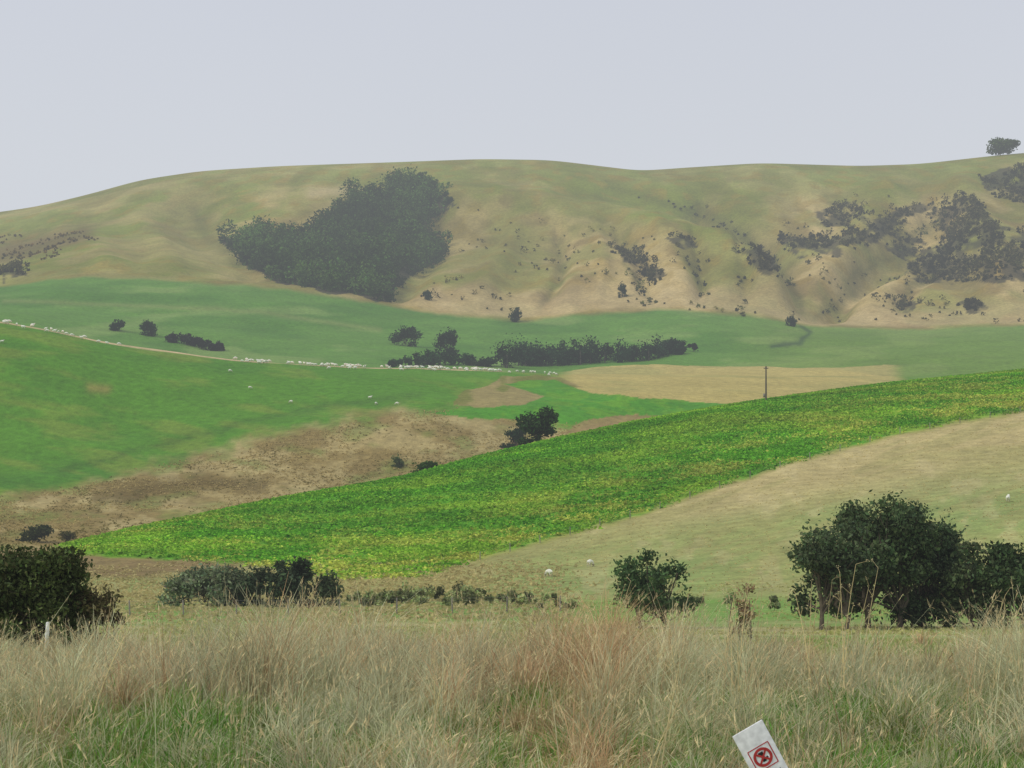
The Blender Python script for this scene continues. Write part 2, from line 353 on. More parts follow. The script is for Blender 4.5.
# ---------------------------------------------------------------- crowns and trees
def blob(mb,c,r,n,leaf,col,var=0.25,shell=0.35,mat=0,bright=None):
    d=rng.normal(size=(n,3)); d/=np.linalg.norm(d,axis=1)[:,None]
    rr=rng.random(n)**shell
    nz=1+0.25*np.sin(d[:,0]*5+c[0])*np.sin(d[:,1]*6+c[1])+0.15*np.sin(d[:,2]*9+c[2])
    p=np.array(c)+d*np.array(r)*(rr*nz)[:,None]
    k=(bright if bright else rng.uniform(0.6,1.5))*(1+var*rng.normal(size=n))
    cc=np.array(col)[None,:]*np.clip(k,0.4,2.2)[:,None]*(1+0.08*rng.normal(size=(n,3)))
    leaves(mb,p,leaf*rng.uniform(0.6,1.4,n),cc,mat)
def tree(name,cpx,d,top,base,wpx,leaf=0.2,col=None,lobes=16,cov=5.0,trunks=1,cb=0.25,shell=0.4,off=0.0,flat=1.0,lobe_r=0.34,low=-0.5,skirt=0):
    s=d/F; X0=(cpx-512)*s; Z0=float(gz(X0,d)[0])
    if base is None: H=(HY-top)*s+EYE-Z0
    else: H=(base-top)*s
    W=wpx*s; mb=MB()
    cz0=Z0+H*cb; czm=Z0+H*(1+cb)/2; rz=H*(1-cb)/2
    roots=[X0+(i-(trunks-1)/2)*W*0.3+rng.normal(0,0.1) for i in range(trunks)]
    bark=A(92,84,72)
    for q in roots:
        pts=[(q,d,Z0-0.2),(q+rng.normal(0,.03)*W,d,Z0+H*cb*0.6),(q+rng.normal(0,.05)*W,d,Z0+H*cb*1.2+.02),(q+rng.normal(0,.07)*W,d+rng.normal(0,.04)*W,Z0+H*0.7)]
        tube(mb,pts,[H*.024,H*.018,H*.015,H*.007],bark,1)
    for i in range(lobes+skirt):
        an=rng.uniform(0,2*math.pi); el=rng.uniform(low,1.0); rad=rng.uniform(0.35,0.85)*(1 if i>2 else 0.3)
        ce=math.sqrt(max(0.05,1-max(el,0)**2*0.8))
        c=np.array([X0+off*W+math.cos(an)*ce*rad*W/2,d+math.sin(an)*ce*rad*W/2*0.9,czm+el*rad*rz])
        lr=lobe_r*rng.uniform(0.5,1.3)*W/2*1.1
        rzl=min(lr*0.75*flat,H*0.26)
        if i>=lobes: c[2]=cz0; rzl=H*.13; c[0]=X0+rng.uniform(-.42,.42)*W; c[1]=d+rng.uniform(-.3,.3)*W
        c[2]=min(c[2],Z0+H-rzl*0.9); c[2]=max(c[2],cz0+rzl*0.4)
        n=int(cov*(4*lr*rzl)/(leaf*leaf))
        blob(mb,c,(lr,lr,rzl),n,leaf,col,shell=shell)
        q=roots[i%len(roots)]
        s0=np.array([q,d,Z0+H*max(cb,.1)*rng.uniform(0.6,1.3)])
        mid=(s0+c)/2+rng.normal(0,0.04,3)*W
        tube(mb,[s0,mid,c],[H*.01,H*.006,H*.003],bark,1,5)
        for _ in range(2):
            e=c+rng.normal(0,0.5,3)*np.array([lr,lr,rzl]); tube(mb,[mid,(mid+e)/2+rng.normal(0,.02,3)*W,e],[H*.005,H*.004,H*.002],bark,1,4)
        m=14; dd=rng.normal(size=(m,3)); dd[:,2]=np.abs(dd[:,2]); dd/=np.linalg.norm(dd,axis=1)[:,None]
        leaves(mb,c+dd*np.array([lr,lr,rzl])*rng.uniform(1.0,1.3,(m,1)),leaf*rng.uniform(.5,1.2,m),np.array(col)[None]*rng.uniform(.7,1.5,(m,1)),0,0,.35)
    n=int(lobes*10); dd=rng.normal(size=(n,3)); dd/=np.linalg.norm(dd,axis=1)[:,None]
    p=np.array([X0+off*W,d,czm])+dd*np.array([W/2,W/2,rz])*rng.uniform(.7,.98,(n,1)); p[:,2]=np.maximum(p[:,2],Z0+.1)
    leaves(mb,p,leaf*rng.uniform(.6,1.3,n),np.array(col)[None]*rng.uniform(.7,1.4,(n,1)))
    return mb.build(name,[LEAF,BARK])
K1=1.3
tree('totara_tree',884,112,484,None,104,0.14,A(60,74,46,0,K1),30,2.7,2,0.16,lobe_r=0.33,low=-0.95,skirt=3)
tree('totara_tree',832,107,508,None,88,0.14,A(70,84,56,0,K1),24,2.7,2,0.17,lobe_r=0.34,low=-0.95,skirt=2)
tree('totara_tree',932,115,499,None,84,0.14,A(56,70,46,0,K1),24,2.7,2,0.15,lobe_r=0.34,low=-0.95,skirt=3)
tree('totara_tree',968,112,540,None,62,0.14,A(66,78,50,0,K1),16,2.6,1,0.08,lobe_r=0.38,low=-0.95,skirt=3)
tree('totara_tree',1024,110,531,None,90,0.14,A(60,76,46,0,K1),24,2.7,1,0.05,lobe_r=0.36,low=-0.95,skirt=5)
tree('undergrowth_shrub',905,114,592,None,90,0.14,A(60,74,48,0,K1),12,2.2,2,0.02,lobe_r=0.3,low=-0.9)
tree('broadleaf_tree',652,112,549,None,86,0.14,A(60,80,48,0,K1),24,1.9,2,0.08,lobe_r=0.3,low=-.8)
tree('dead_brown_shrub',741,62,579,None,30,0.055,A(124,106,80,0,K1),12,1.3,3,0.06,lobe_r=0.36,low=-.9)
tree('hedge_shrub',30,56,546,None,135,0.075,A(68,78,44,0,K1),32,2.4,3,0.02,lobe_r=0.32,low=-.95,skirt=6)
tree('hedge_shrub',92,57,574,None,64,0.075,A(88,82,56,0,K1),14,2.4,3,0.02,lobe_r=0.42,low=-.9,skirt=3)
tree('hedge_shrub',-50,58,545,None,100,0.09,A(74,84,48,0,K1),14,2.6,3,0.02,lobe_r=0.42)
tree('willow_shrub',204,160,566,None,86,0.18,A(98,108,80,0,K1),22,2.4,3,0.02,lobe_r=0.34,low=-.9)
tree('dark_shrub_tree',254,158,562,None,38,0.18,A(56,68,46,0,K1),10,3.0,2,0.02,lobe_r=0.5,low=-.95,skirt=2)
tree('dark_shrub_tree',292,156,555,None,56,0.18,A(50,62,42,0,K1),17,3.0,2,0.02,lobe_r=0.42,low=-.95,skirt=3)
tree('dark_shrub_tree',328,158,572,None,34,0.18,A(72,84,56,0,K1),8,3.0,2,0.02,lobe_r=0.5,low=-.9,skirt=2)
def bush_at(name,cpx,bpy_,top,w,a,b,leaf,col,lobes=7,cov=3.0,trunks=1,cb=0.03):
    d=findd(cpx,bpy_,a,b); return tree(name,cpx,d,top,bpy_,w,leaf,col,lobes,cov,trunks,cb,lobe_r=0.5,low=-.9,skirt=2)
bush_at('gully_tree',538,447,411,32,385,560,0.32,A(66,80,56,450,K1),15,3.6)
bush_at('gully_tree',516,449,423,26,385,560,0.32,A(58,72,50,450,K1),10,3.6)
bush_at('gully_shrub',397,467,453,12,360,520,0.3,A(80,94,68,450,K1),5)
bush_at('gully_shrub',424,472,461,28,360,520,0.3,A(72,90,62,450,K1),6)
bush_at('gully_shrub',38,542,524,34,280,420,0.3,A(68,74,56,380,K1),7)
bush_at('gully_shrub',68,543,530,20,280,420,0.3,A(84,84,64,380,K1),5)
for a in [('valley_tree',405,346,325,24),('valley_tree',447,354,325,24),('valley_tree',118,331,319,13),('valley_tree',149,336,321,15),('valley_tree',517,322,307,12),('valley_tree',622,297,281,9),('valley_tree',427,300,290,9),('valley_tree',790,326,316,10)]:
    bush_at(a[0],a[1],a[2],a[3],a[4],740,1350,0.65,A(80,93,76,1000,K1),10,2.2)
def grove(name,pts,hts,n,leaf,col,a,b,spread=10,per=70,gap=0.0,vr=(0.5,1.15)):
    mb=MB(); p=np.array(pts,float)
    for i in range(n):
        u=rng.random()*(len(p)-1); k=int(u); fr=u-k
        cx,by=p[k]*(1-fr)+p[k+1]*fr
        if gap and vnoise(cx/13,0.5,911)<gap: continue
        hh=(hts[k]*(1-fr)+hts[k+1]*fr)*rng.uniform(*vr)
        d=findd(cx,by,a,b)+rng.uniform(-spread,spread*0.6); s=d/F; X0=(cx-512)*s+rng.normal(0,1); Z0=float(gz(X0,d)[0]); H=hh*s
        tube(mb,[(X0,d,Z0-.3),(X0,d,Z0+H*.5)],[H*.04,H*.02],A(80,76,66),1,4)
        br=rng.uniform(.5,1.7)
        for j in range(5):
            r=H*rng.uniform(0.2,0.38)
            blob(mb,(X0+rng.normal(0,.24)*H,d+rng.normal(0,.2)*H,Z0+H*rng.uniform(.2,.74)),(r*1.0,r*1.0,r),per,leaf,col,shell=.5,bright=br*rng.uniform(.8,1.2))
    return mb.build(name,[LEAF,BARK])
grove('shelterbelt_trees',[(505,366),(540,364),(600,362),(650,356),(692,350)],[30,27,25,21,9],75,0.62,A(76,90,72,900,K1),760,1100,16,60,0.0,(.45,1.2))
grove('valley_scrub_trees',[(390,366),(415,366),(445,364),(492,367)],[7,12,17,8],36,0.62,A(80,92,72,900,K1),740,1050,8,40,0.0)
grove('hedgerow_trees',[(168,341),(190,345),(212,350),(230,352)],[9,12,10,6],24,0.6,A(66,80,60,800,K1),700,1000,5,40)
grove('low_hedge',[(350,604),(400,600),(440,602),(480,603),(560,604)],[8,14,20,16,8],60,0.16,A(116,122,84,160,K1),150,200,12,60,0.25,(.4,1.1))
grove('low_hedge',[(640,604),(690,604),(790,610)],[7,10,10],16,0.16,A(112,120,84,160,K1),140,180,10,50,.0)
def patch(name,polys,n,H0,H1,leaf,per,col,extra=None,ew=4):
    mb=MB(); m=np.zeros(len(x),bool); wn=fbm(px/16,py/12,301,4)
    for pg in polys: m|=pip(px+ew*wn,py+ew*.8*wn,pg)
    m&=(t>12.95)&(t<14.95)
    if extra is not None: m&=extra
    xx,yy=scatter(m,n); zz=gz(xx,yy)
    tone=1+0.9*fbm(xx/40,yy/60,305,3)
    for i in range(n):
        H=H0+(H1-H0)*rng.random()**1.6; r=H*rng.uniform(.35,.65)
        b=max(.4,rng.uniform(0.45,1.6)*tone[i])
        blob(mb,(xx[i],yy[i],zz[i]+H*.42),(r,r,H*.5),per,leaf,col,0.25,0.3,bright=b)
        if H0>5:
            blob(mb,(xx[i]+rng.normal(0,.3)*H,yy[i],zz[i]+H*.7),(r*.6,r*.6,H*.3),per//2,leaf,col,0.25,0.3,bright=b*1.25)
    return mb.build(name,[LEAF])
patch('native_forest',FORESTS,900,5.5,19,1.2,72,A(98,106,92,1400,2.1),ew=9)
patch('native_forest_margin',FORESTS,170,2,7,0.9,26,A(98,106,92,1400,1.8),ew=24)
patch('hill_scrub',SCRUB,1700,1.5,6.5,0.9,26,A(102,104,92,1400,1.6),vnoise(x/16,y/24,77)>0.32,ew=12)
gd=np.full(len(x),1e9)
for pts,w_,a_ in GUL:
    if pts[0][0]>600: gd=np.minimum(gd,segdist(px+6*fbm(px/20,py/20,99,2),py,pts))
CL=(vnoise(x/38,y/60,78)*.6+vnoise(x/14,y/20,79)*.4)
patch('gully_scrub',[[(600,200),(1050,190),(1050,322),(600,318)]],130,1.5,5,0.8,20,A(106,110,94,1400,1.5),(gd<4.5)&(CL>.45))
patch('gorse_bushes',[[(440,205),(560,215),(700,250),(790,300),(880,325),(600,306),(520,316),(420,300),(445,250)]],130,1,5,0.7,16,A(112,112,94,1300,1.4),CL>.56)
patch('gorse_bushes',[[(740,260),(800,200),(1050,180),(1050,322),(880,326),(800,318)]],130,1,5,0.7,16,A(112,112,94,1400,1.4),CL>.63)
patch('gorse_bushes',[[(0,240),(80,230),(96,240),(30,262),(0,260)]],150,1,2.6,0.8,14,A(112,108,94,1300,1.5),vnoise(x/30,y/40,79)>0.45,ew=14)
tree('skyline_tree',1003,1790,138,None,32,1.2,A(112,120,110,1790,1.2),18,2.4,2,0.02,lobe_r=0.38,low=-.9)
# ---------------------------------------------------------------- crop plants
m=(t>4.2)&(t<6.25)&(py<cropline(px)+1)&(px>60)&(px<1250)
n=56000; xx,yy=scatter(m,n); zz,tt,pp,qq=terrain(xx,yy)
keep=(qq<cropline(pp)+1+4*fbm(pp/22,qq/15,101,3)+rng.normal(0,1.2,n))&(pp>62+rng.normal(0,6,n)); xx,yy,zz,pp,qq=xx[keep],yy[keep],zz[keep],pp[keep],qq[keep]
n=len(xx); mb=MB()
edge=qq-cropline(pp); yel=sm(-0.15,0.3,fbm(xx/14,yy/9,141,4)+0.3*rng.normal(size=n)*0.5)*0.65
ye2=sm(-0.1,0.4,fbm(xx/8,yy/5,151,4)+0.2*rng.normal(size=n))*sm(-90,0,edge)*0.8
base=A(96,150,56,330,1.14)[None]*(1-yel[:,None])+A(142,172,70,330,1.16)[None]*yel[:,None]
base=base*(1-ye2[:,None])+A(178,176,92,330,1.14)[None]*ye2[:,None]
base=base*rng.uniform(.75,1.2,(n,1))*(1+.4*fbm(xx/25,yy/12,155,3))[:,None]
for k in range(4):
    c=np.stack([xx+rng.normal(0,.3,n),yy+rng.normal(0,.3,n),zz+rng.uniform(.05,.4,n)],1)
    leaves(mb,c,rng.uniform(.16,.34,n),base*rng.uniform(.85,1.15,(n,1)),0,0.55,0.7)
mb.build('forage_crop',[LEAF])
def tufts(name,mask,n,hs,col,var=0.15):
    xx,yy=scatter(mask,n); zz=gz(xx,yy); mb=MB()
    cc=np.array(col)[None]*rng.uniform(1-var,1+var,(n,1))
    for k in range(3):
        c=np.stack([xx+rng.normal(0,hs*.5,n),yy+rng.normal(0,hs*.5,n),zz+rng.uniform(0,hs*.5,n)],1)
        leaves(mb,c,rng.uniform(.4,.9,n)*hs,cc*rng.uniform(.85,1.15,(n,1)),0,0.3,0.4)
    return mb.build(name,[GRASS])
tufts('bank_tussocks',(t>7.6)&(t<9.9)&(py>banktop(px)+3)&(px>-60)&(px<600)&(vnoise(x/12,y/12,88)>0.45),6000,0.5,A(156,143,102,480,1.25))
tufts('bank_rushes',(t>7.6)&(t<9.9)&(py>banktop(px)+3)&(px>-60)&(px<560)&(vnoise(px/40,py/10,89)>0.6),1800,0.5,A(116,110,76,480,1.2))
tufts('pasture_tufts',(t>3.9)&(t<6.0)&(py>cropline(px)+5)&(px>300)&(px<1200),5000,0.2,A(168,157,112,280,1.25))
tufts('rough_grass',(t>2.4)&(t<5.3)&(px>-60)&(px<560)&(py>562),7000,0.42,A(160,150,106,180,1.25))
tufts('rough_grass',(t>0.5)&(t<4)&(px>-60)&(px<1100)&(vnoise(x/7,y/10,93)>.5),6000,0.22,A(152,152,98,120,1.25))
# ---------------------------------------------------------------- foreground grass
def blades(mb,x,y,z,h,w,lx,ly,c0,c1,head=None,headcol=None):
    n=len(x); lv=np.array([0,.35,.7,1.0]); an=rng.uniform(0,2*math.pi,n)
    wx=np.cos(an);wy=np.sin(an)*0.5
    V=np.zeros((n,4,2,3)); CC=np.zeros((n,4,2,3)); wd=[1,.8,.5,.12]
    for i,s in enumerate(lv):
        cx=x+lx*h*s**2; cy=y+ly*h*s**2; cz=z+h*s*(1-0.35*np.minimum(np.hypot(lx,ly),1.6)*s)
        for j,sg in enumerate((-.5,.5)):
            V[:,i,j,0]=cx+wx*w*wd[i]*sg; V[:,i,j,1]=cy+wy*w*wd[i]*sg; V[:,i,j,2]=cz
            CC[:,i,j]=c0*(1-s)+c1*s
    b=np.arange(n)[:,None]*8
    F_=np.stack([b+np.array([[2*i,2*i+1,2*i+3,2*i+2]]) for i in range(3)],1).reshape(-1,4)
    mb.add(V.reshape(-1,3),F_,CC.reshape(-1,3))
    if head is not None:
        k=np.flatnonzero(head); m=len(k)
        if m==0: return
        tip=np.stack([x+lx*h,y+ly*h,z+h*(1-0.35*np.minimum(np.hypot(lx,ly),1.6))],1)[k]
        dr=np.stack([2*lx,2*ly,1-0.7*np.minimum(np.hypot(lx,ly),1.2)+.2],1)[k]; dr/=np.linalg.norm(dr,axis=1)[:,None]
        ln=rng.uniform(.08,.2,m)[:,None]
        for q in range(5):
            a2=rng.uniform(0,math.pi,m); sd=np.stack([np.cos(a2),np.sin(a2),rng.normal(0,.3,m)],1)*rng.uniform(.002,.005,m)[:,None]
            o=rng.normal(0,.006,(m,3)); q0=rng.uniform(-.5,.3,(m,1))
            v=np.stack([tip+dr*ln*(q0-.15)+o*.3,tip+dr*ln*q0+sd+o,tip+dr*ln*(q0+.3)+o*1.6,tip+dr*ln*(q0+.05)-sd+o],1)
            mb.add(v,np.arange(m*4).reshape(m,4),np.repeat(headcol[k]*rng.uniform(.85,1.15,(m,1)),4,axis=0))
STRAW=A(226,200,150,0,1.4); STRAW2=A(194,168,120,0,1.35); RED=A(186,146,110,0,1.35); GRN=A(92,142,54,0,1.3); OLV=A(138,140,78,0,1.2); HEAD=A(204,176,136,0,1.3)
def mixc(a,b,m): return a[None]*(1-m[:,None])+b[None]*m[:,None]
def field(name,n,d0,d1,hfun,w,colfun,lean,headp=0.0,half=0.42,clump=0,hv=(.6,1.15),sl=.28,rs=.18,out=3.0):
    if clump:
        nc=max(1,n//clump); yc=np.sqrt(rng.uniform(d0**2,d1**2,nc)); xc=rng.uniform(-half,half,nc)*(yc+4)
        k=rng.integers(0,nc,n); r=np.abs(rng.normal(0,rs,n)); a=rng.uniform(0,2*math.pi,n)
        xx=xc[k]+r*np.cos(a); yy=yc[k]+r*np.sin(a); ox=np.cos(a)*r*out; oy=np.sin(a)*r*out; hs=rng.uniform(.6,1.2,nc)[k]; tone=rng.uniform(.62,1.25,nc)[k][:,None]
    else:
        yy=np.sqrt(rng.uniform(d0**2,d1**2,n)); xx=rng.uniform(-half,half,n)*(yy+4); ox=oy=0; hs=1; tone=1
    zz=gz(xx,yy); pp=512+F*xx/yy
    hh=hfun(pp,yy,xx)*rng.uniform(hv[0],hv[1],n)*hs
    kp=hh>0.04
    lx=rng.normal(lean,sl,n)+ox; ly=rng.normal(0,.22,n)+oy
    c0,c1=colfun(pp,yy,xx,n); c0=c0*tone; c1=c1*tone
    mb=MB(); hd=rng.random(n)<headp
    s=lambda a:a[kp]
    blades(mb,s(xx),s(yy),s(zz)-.02,s(hh),w*rng.uniform(.6,1.6,kp.sum())*np.maximum(s(yy)/20,.75),s(lx),s(ly),s(c0),s(c1),s(hd) if headp else None,(HEAD[None]*rng.uniform(.7,1.2,(n,1)))[kp])
    return mb.build(name,[GRASS])
def tallh(pp,yy,xx):
    e=np.interp(pp,[-400,0,60,130,200,330,420,520,600,690,730,760,800,930,970,1024,1400],[.95,.95,.9,1.1,1.3,1.28,1.15,1.3,1.4,1.32,1.1,.9,.78,.82,1.25,1.4,1.2])
    return e*(1+0.45*fbm(xx/.9,yy/1.1,401,3))
def strawcol(pp,yy,xx,n):
    r=sm(-0.1,.5,fbm(xx/1.2,yy/1.6,411,3)*.9+0.65*np.exp(-((pp-560)/80)**2)+.25*rng.normal(size=n)-.1)
    c=mixc(STRAW,RED,r*.85); k=rng.uniform(.6,1.2,(n,1)); g=sm(.05,.55,fbm(xx/1.5,yy/1.8,415,3)+.2*rng.normal(size=n))[:,None]*.6
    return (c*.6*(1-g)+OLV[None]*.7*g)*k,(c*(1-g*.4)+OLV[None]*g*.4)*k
def greencol(pp,yy,xx,n):
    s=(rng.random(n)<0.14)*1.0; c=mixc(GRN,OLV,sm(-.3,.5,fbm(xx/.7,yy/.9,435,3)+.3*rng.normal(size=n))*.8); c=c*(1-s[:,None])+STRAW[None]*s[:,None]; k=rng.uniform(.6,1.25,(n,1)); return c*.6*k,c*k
def gpatch(pp,xx,yy):
    return 1.2*np.exp(-((pp-170)/110)**2)+1.0*np.exp(-((pp-520)/50)**2)+np.exp(-((pp-890)/110)**2)+.35*np.exp(-((pp-700)/60)**2)+.8*fbm(xx/1.0,yy/1.2,421,3)
def greenh(pp,yy,xx): return np.where(gpatch(pp,xx,yy)>.1,.22+.26*np.clip(gpatch(pp,xx,yy),0,1.3),.18)
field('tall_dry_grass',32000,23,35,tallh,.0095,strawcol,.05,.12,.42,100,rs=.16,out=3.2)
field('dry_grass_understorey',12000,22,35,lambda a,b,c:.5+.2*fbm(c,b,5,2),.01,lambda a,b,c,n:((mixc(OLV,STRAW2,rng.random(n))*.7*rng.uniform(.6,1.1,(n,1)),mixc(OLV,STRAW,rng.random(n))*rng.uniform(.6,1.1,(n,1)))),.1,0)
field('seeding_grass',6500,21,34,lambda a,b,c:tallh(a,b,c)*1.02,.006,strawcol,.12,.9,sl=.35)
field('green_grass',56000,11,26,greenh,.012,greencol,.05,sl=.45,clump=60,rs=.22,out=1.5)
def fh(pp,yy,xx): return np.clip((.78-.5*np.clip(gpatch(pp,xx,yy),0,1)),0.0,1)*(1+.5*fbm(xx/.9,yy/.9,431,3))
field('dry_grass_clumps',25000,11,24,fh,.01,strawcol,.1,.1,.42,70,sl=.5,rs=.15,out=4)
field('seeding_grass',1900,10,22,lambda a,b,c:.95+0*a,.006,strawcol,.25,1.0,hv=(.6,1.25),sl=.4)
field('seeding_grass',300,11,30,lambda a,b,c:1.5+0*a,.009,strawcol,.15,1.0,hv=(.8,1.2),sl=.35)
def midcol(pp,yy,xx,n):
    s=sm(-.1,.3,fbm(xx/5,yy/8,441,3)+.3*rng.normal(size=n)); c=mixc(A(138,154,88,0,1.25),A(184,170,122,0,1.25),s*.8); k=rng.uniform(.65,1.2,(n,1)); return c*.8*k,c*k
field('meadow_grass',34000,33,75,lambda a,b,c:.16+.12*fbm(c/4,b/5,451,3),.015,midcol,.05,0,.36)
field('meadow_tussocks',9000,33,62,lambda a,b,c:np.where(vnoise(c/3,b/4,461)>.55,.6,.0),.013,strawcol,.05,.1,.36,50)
# tall dead weed stalks standing above the grass
def stalks(cpx,d,n,h,sp):
    mb=MB()
    for i in range(n):
        X0=(cpx-512)/F*d+rng.normal(0,sp); Y0=d+rng.normal(0,sp); Z0=float(gz(X0,Y0)[0]); hh=h*rng.uniform(.65,1.05); lx=rng.normal(.12,.16)
        P=[(X0+lx*hh*s**1.6,Y0,Z0+hh*s*(1-.1*abs(lx)*s)) for s in np.linspace(0,1,6)]
        c=A(208,184,142,0,1.25)*rng.uniform(.7,1.15)
        tube(mb,P,[.007,.0065,.006,.005,.004,.0025],c,0,4)
        for j in range(5):
            b=np.array(P[3+j%3]); e=b+np.array([rng.normal(0,.06),rng.normal(0,.06),rng.uniform(.03,.12)]); tube(mb,[b,e],[.003,.0015],c,0,4)
            leaves(mb,e[None]+rng.normal(0,.012,(6,3)),.012,np.tile(c*.85,(6,1)))
    return mb.build('dead_weed_stalks',[GRASS])
stalks(832,25,9,2.1,.18); stalks(806,26,5,1.8,.2); stalks(742,24,7,1.7,.15); stalks(712,25,5,1.75,.2); stalks(1004,24,9,1.55,.25); stalks(560,24,7,1.7,.3); stalks(450,22,4,1.5,.2); stalks(655,14,4,1.2,.15); stalks(225,25,6,1.55,.3); stalks(70,20,6,1.5,.2)
# ---------------------------------------------------------------- fences, pole
def fence(name,pts,sp,h=1.15,r=.07):
    mb=MB(); P=[]
    for (a,b) in zip(pts[:-1],pts[1:]):
        a=np.array(a,float);b=np.array(b,float); n=max(1,int(np.linalg.norm(b-a)/sp))
        for i in range(n): P.append(a+(b-a)*i/n)
    P.append(np.array(pts[-1],float)); P=np.array(P); Z=gz(P[:,0],P[:,1])
    for p,zv in zip(P,Z):
        l=rng.normal(0,.03,2)
        tube(mb,[(p[0],p[1],zv-.3),(p[0]+l[0],p[1]+l[1],zv+h*rng.uniform(.93,1.05)),(p[0]+l[0],p[1]+l[1],zv+h*1.06)],[r,r*.92,r*.3],A(128,122,110)*rng.uniform(.7,1.1),0,6)
    for q in (.3,.55,.8,.98):
        tube(mb,[(p[0],p[1]-r,zv+h*q) for p,zv in zip(P,Z)],[.004]*len(P),A(130,130,130),1,4)
    return mb.build(name,[WOOD,WIRE])
def W(p,d): return ((p-512)/F*d,d)
fence('wire_fence',[W(-60,138),W(130,136),W(340,140),W(560,146)],3.5)
pl=[]
for p in range(480,1101,30):
    q=float(cropline(p))+2; pl.append(W(p,findd(p,q,190,455)))
fence('wire_fence',pl,6.0,1.1,.07)
mb=MB(); d=findd(766,402,330,440); xx0=(766-512)/F*d; zz0=float(gz(xx0,d)[0]); s=d/F
H=(float(HY-F*(zz0-EYE)/d)-366)*s
tube(mb,[(xx0,d,zz0-.5),(xx0,d,zz0+H*.5),(xx0,d,zz0+H)],[.2,.17,.13],A(100,96,90,400),0,8)
box(mb,(xx0,d,zz0+H-.5),(1.0,.14,.14),A(100,96,90,400)); 
for o in (-.45,-.2,.2,.45): tube(mb,[(xx0+o,d,zz0+H-.43),(xx0+o,d,zz0+H-.2)],[.05,.03],A(150,150,150,400),0,6)
box(mb,(xx0-.4,d,zz0+1.4),(.35,.3,.8),A(130,126,118,400))
mb.build('power_pole',[WOOD])
mb=MB(); a,b=W(46,50); zv=float(gz(a,b)[0])
tube(mb,[(a,b,zv-.2),(a+.03,b,zv+.45),(a+.05,b,zv+.78),(a+.05,b,zv+.8)],[.055,.055,.05,.02],A(205,205,200),0,8)
mb.build('white_marker_stake',[PAINT])
# ---------------------------------------------------------------- marker sign in the grass
def sign():
    d=8.0; s=d/F; e=bpy.data.objects.new('marker_sign',None); bpy.context.collection.objects.link(e)
    e.location=((747-512)*s,d,EYE+(HY-728)*s); e.rotation_euler=(math.radians(4),math.radians(-29.5),math.radians(6))
    mb=MB(); w=.146; box(mb,(0,0,-.78),(w,.008,1.56),A(228,228,230))
    o=mb.build('post_panel',[PAINT],parent=e); bv=o.modifiers.new('b','BEVEL'); bv.width=.003; bv.segments=2
    mb=MB()
    def ring(cx,cz,r0,r1,yy,col):
        n=40;an=np.linspace(0,2*math.pi,n,endpoint=False)
        v=[(cx+r0*math.cos(a),yy,cz+r0*math.sin(a)) for a in an]+[(cx+r1*math.cos(a),yy,cz+r1*math.sin(a)) for a in an]
        mb.add(v,[[i,(i+1)%n,n+(i+1)%n,n+i] for i in range(n)],col)
    red=A(176,62,62); blk=A(50,46,46); cz=-.142
    ring(0,cz,.030,.042,-.0058,red)
    def bar(cx,cz_,l,w_,ang,yy,col):
        c,s_=math.cos(ang),math.sin(ang)
        v=[(cx+c*a-s_*b,yy,cz_+s_*a+c*b) for a,b in ((-l,-w_),(l,-w_),(l,w_),(-l,w_))]; mb.add(v,[[0,1,2,3]],col)
    bar(0,cz,.034,.0045,math.radians(-45),-.0066,red); bar(0,cz,.034,.0045,math.radians(45),-.0070,red)
    bar(0,cz-.004,.008,.017,0,-.0052,blk); bar(.009,cz-.012,.013,.005,.4,-.0054,blk); bar(-.002,cz+.018,.011,.006,0,-.0055,blk)
    for zz_,l in ((cz+.049,.050),(cz-.049,.050)): bar(0,zz_,l,.0022,0,-.0052,red)
    for xx_ in (-.049,.049): bar(xx_,cz,.0022,.0475,0,-.0056,red)
    for i in range(4): bar(0,cz-.08-.014*i,.045-.006*(i%2),.003,0,-.0052,blk)
    mb.build('warning_symbol',[PAINT],parent=e)
sign()
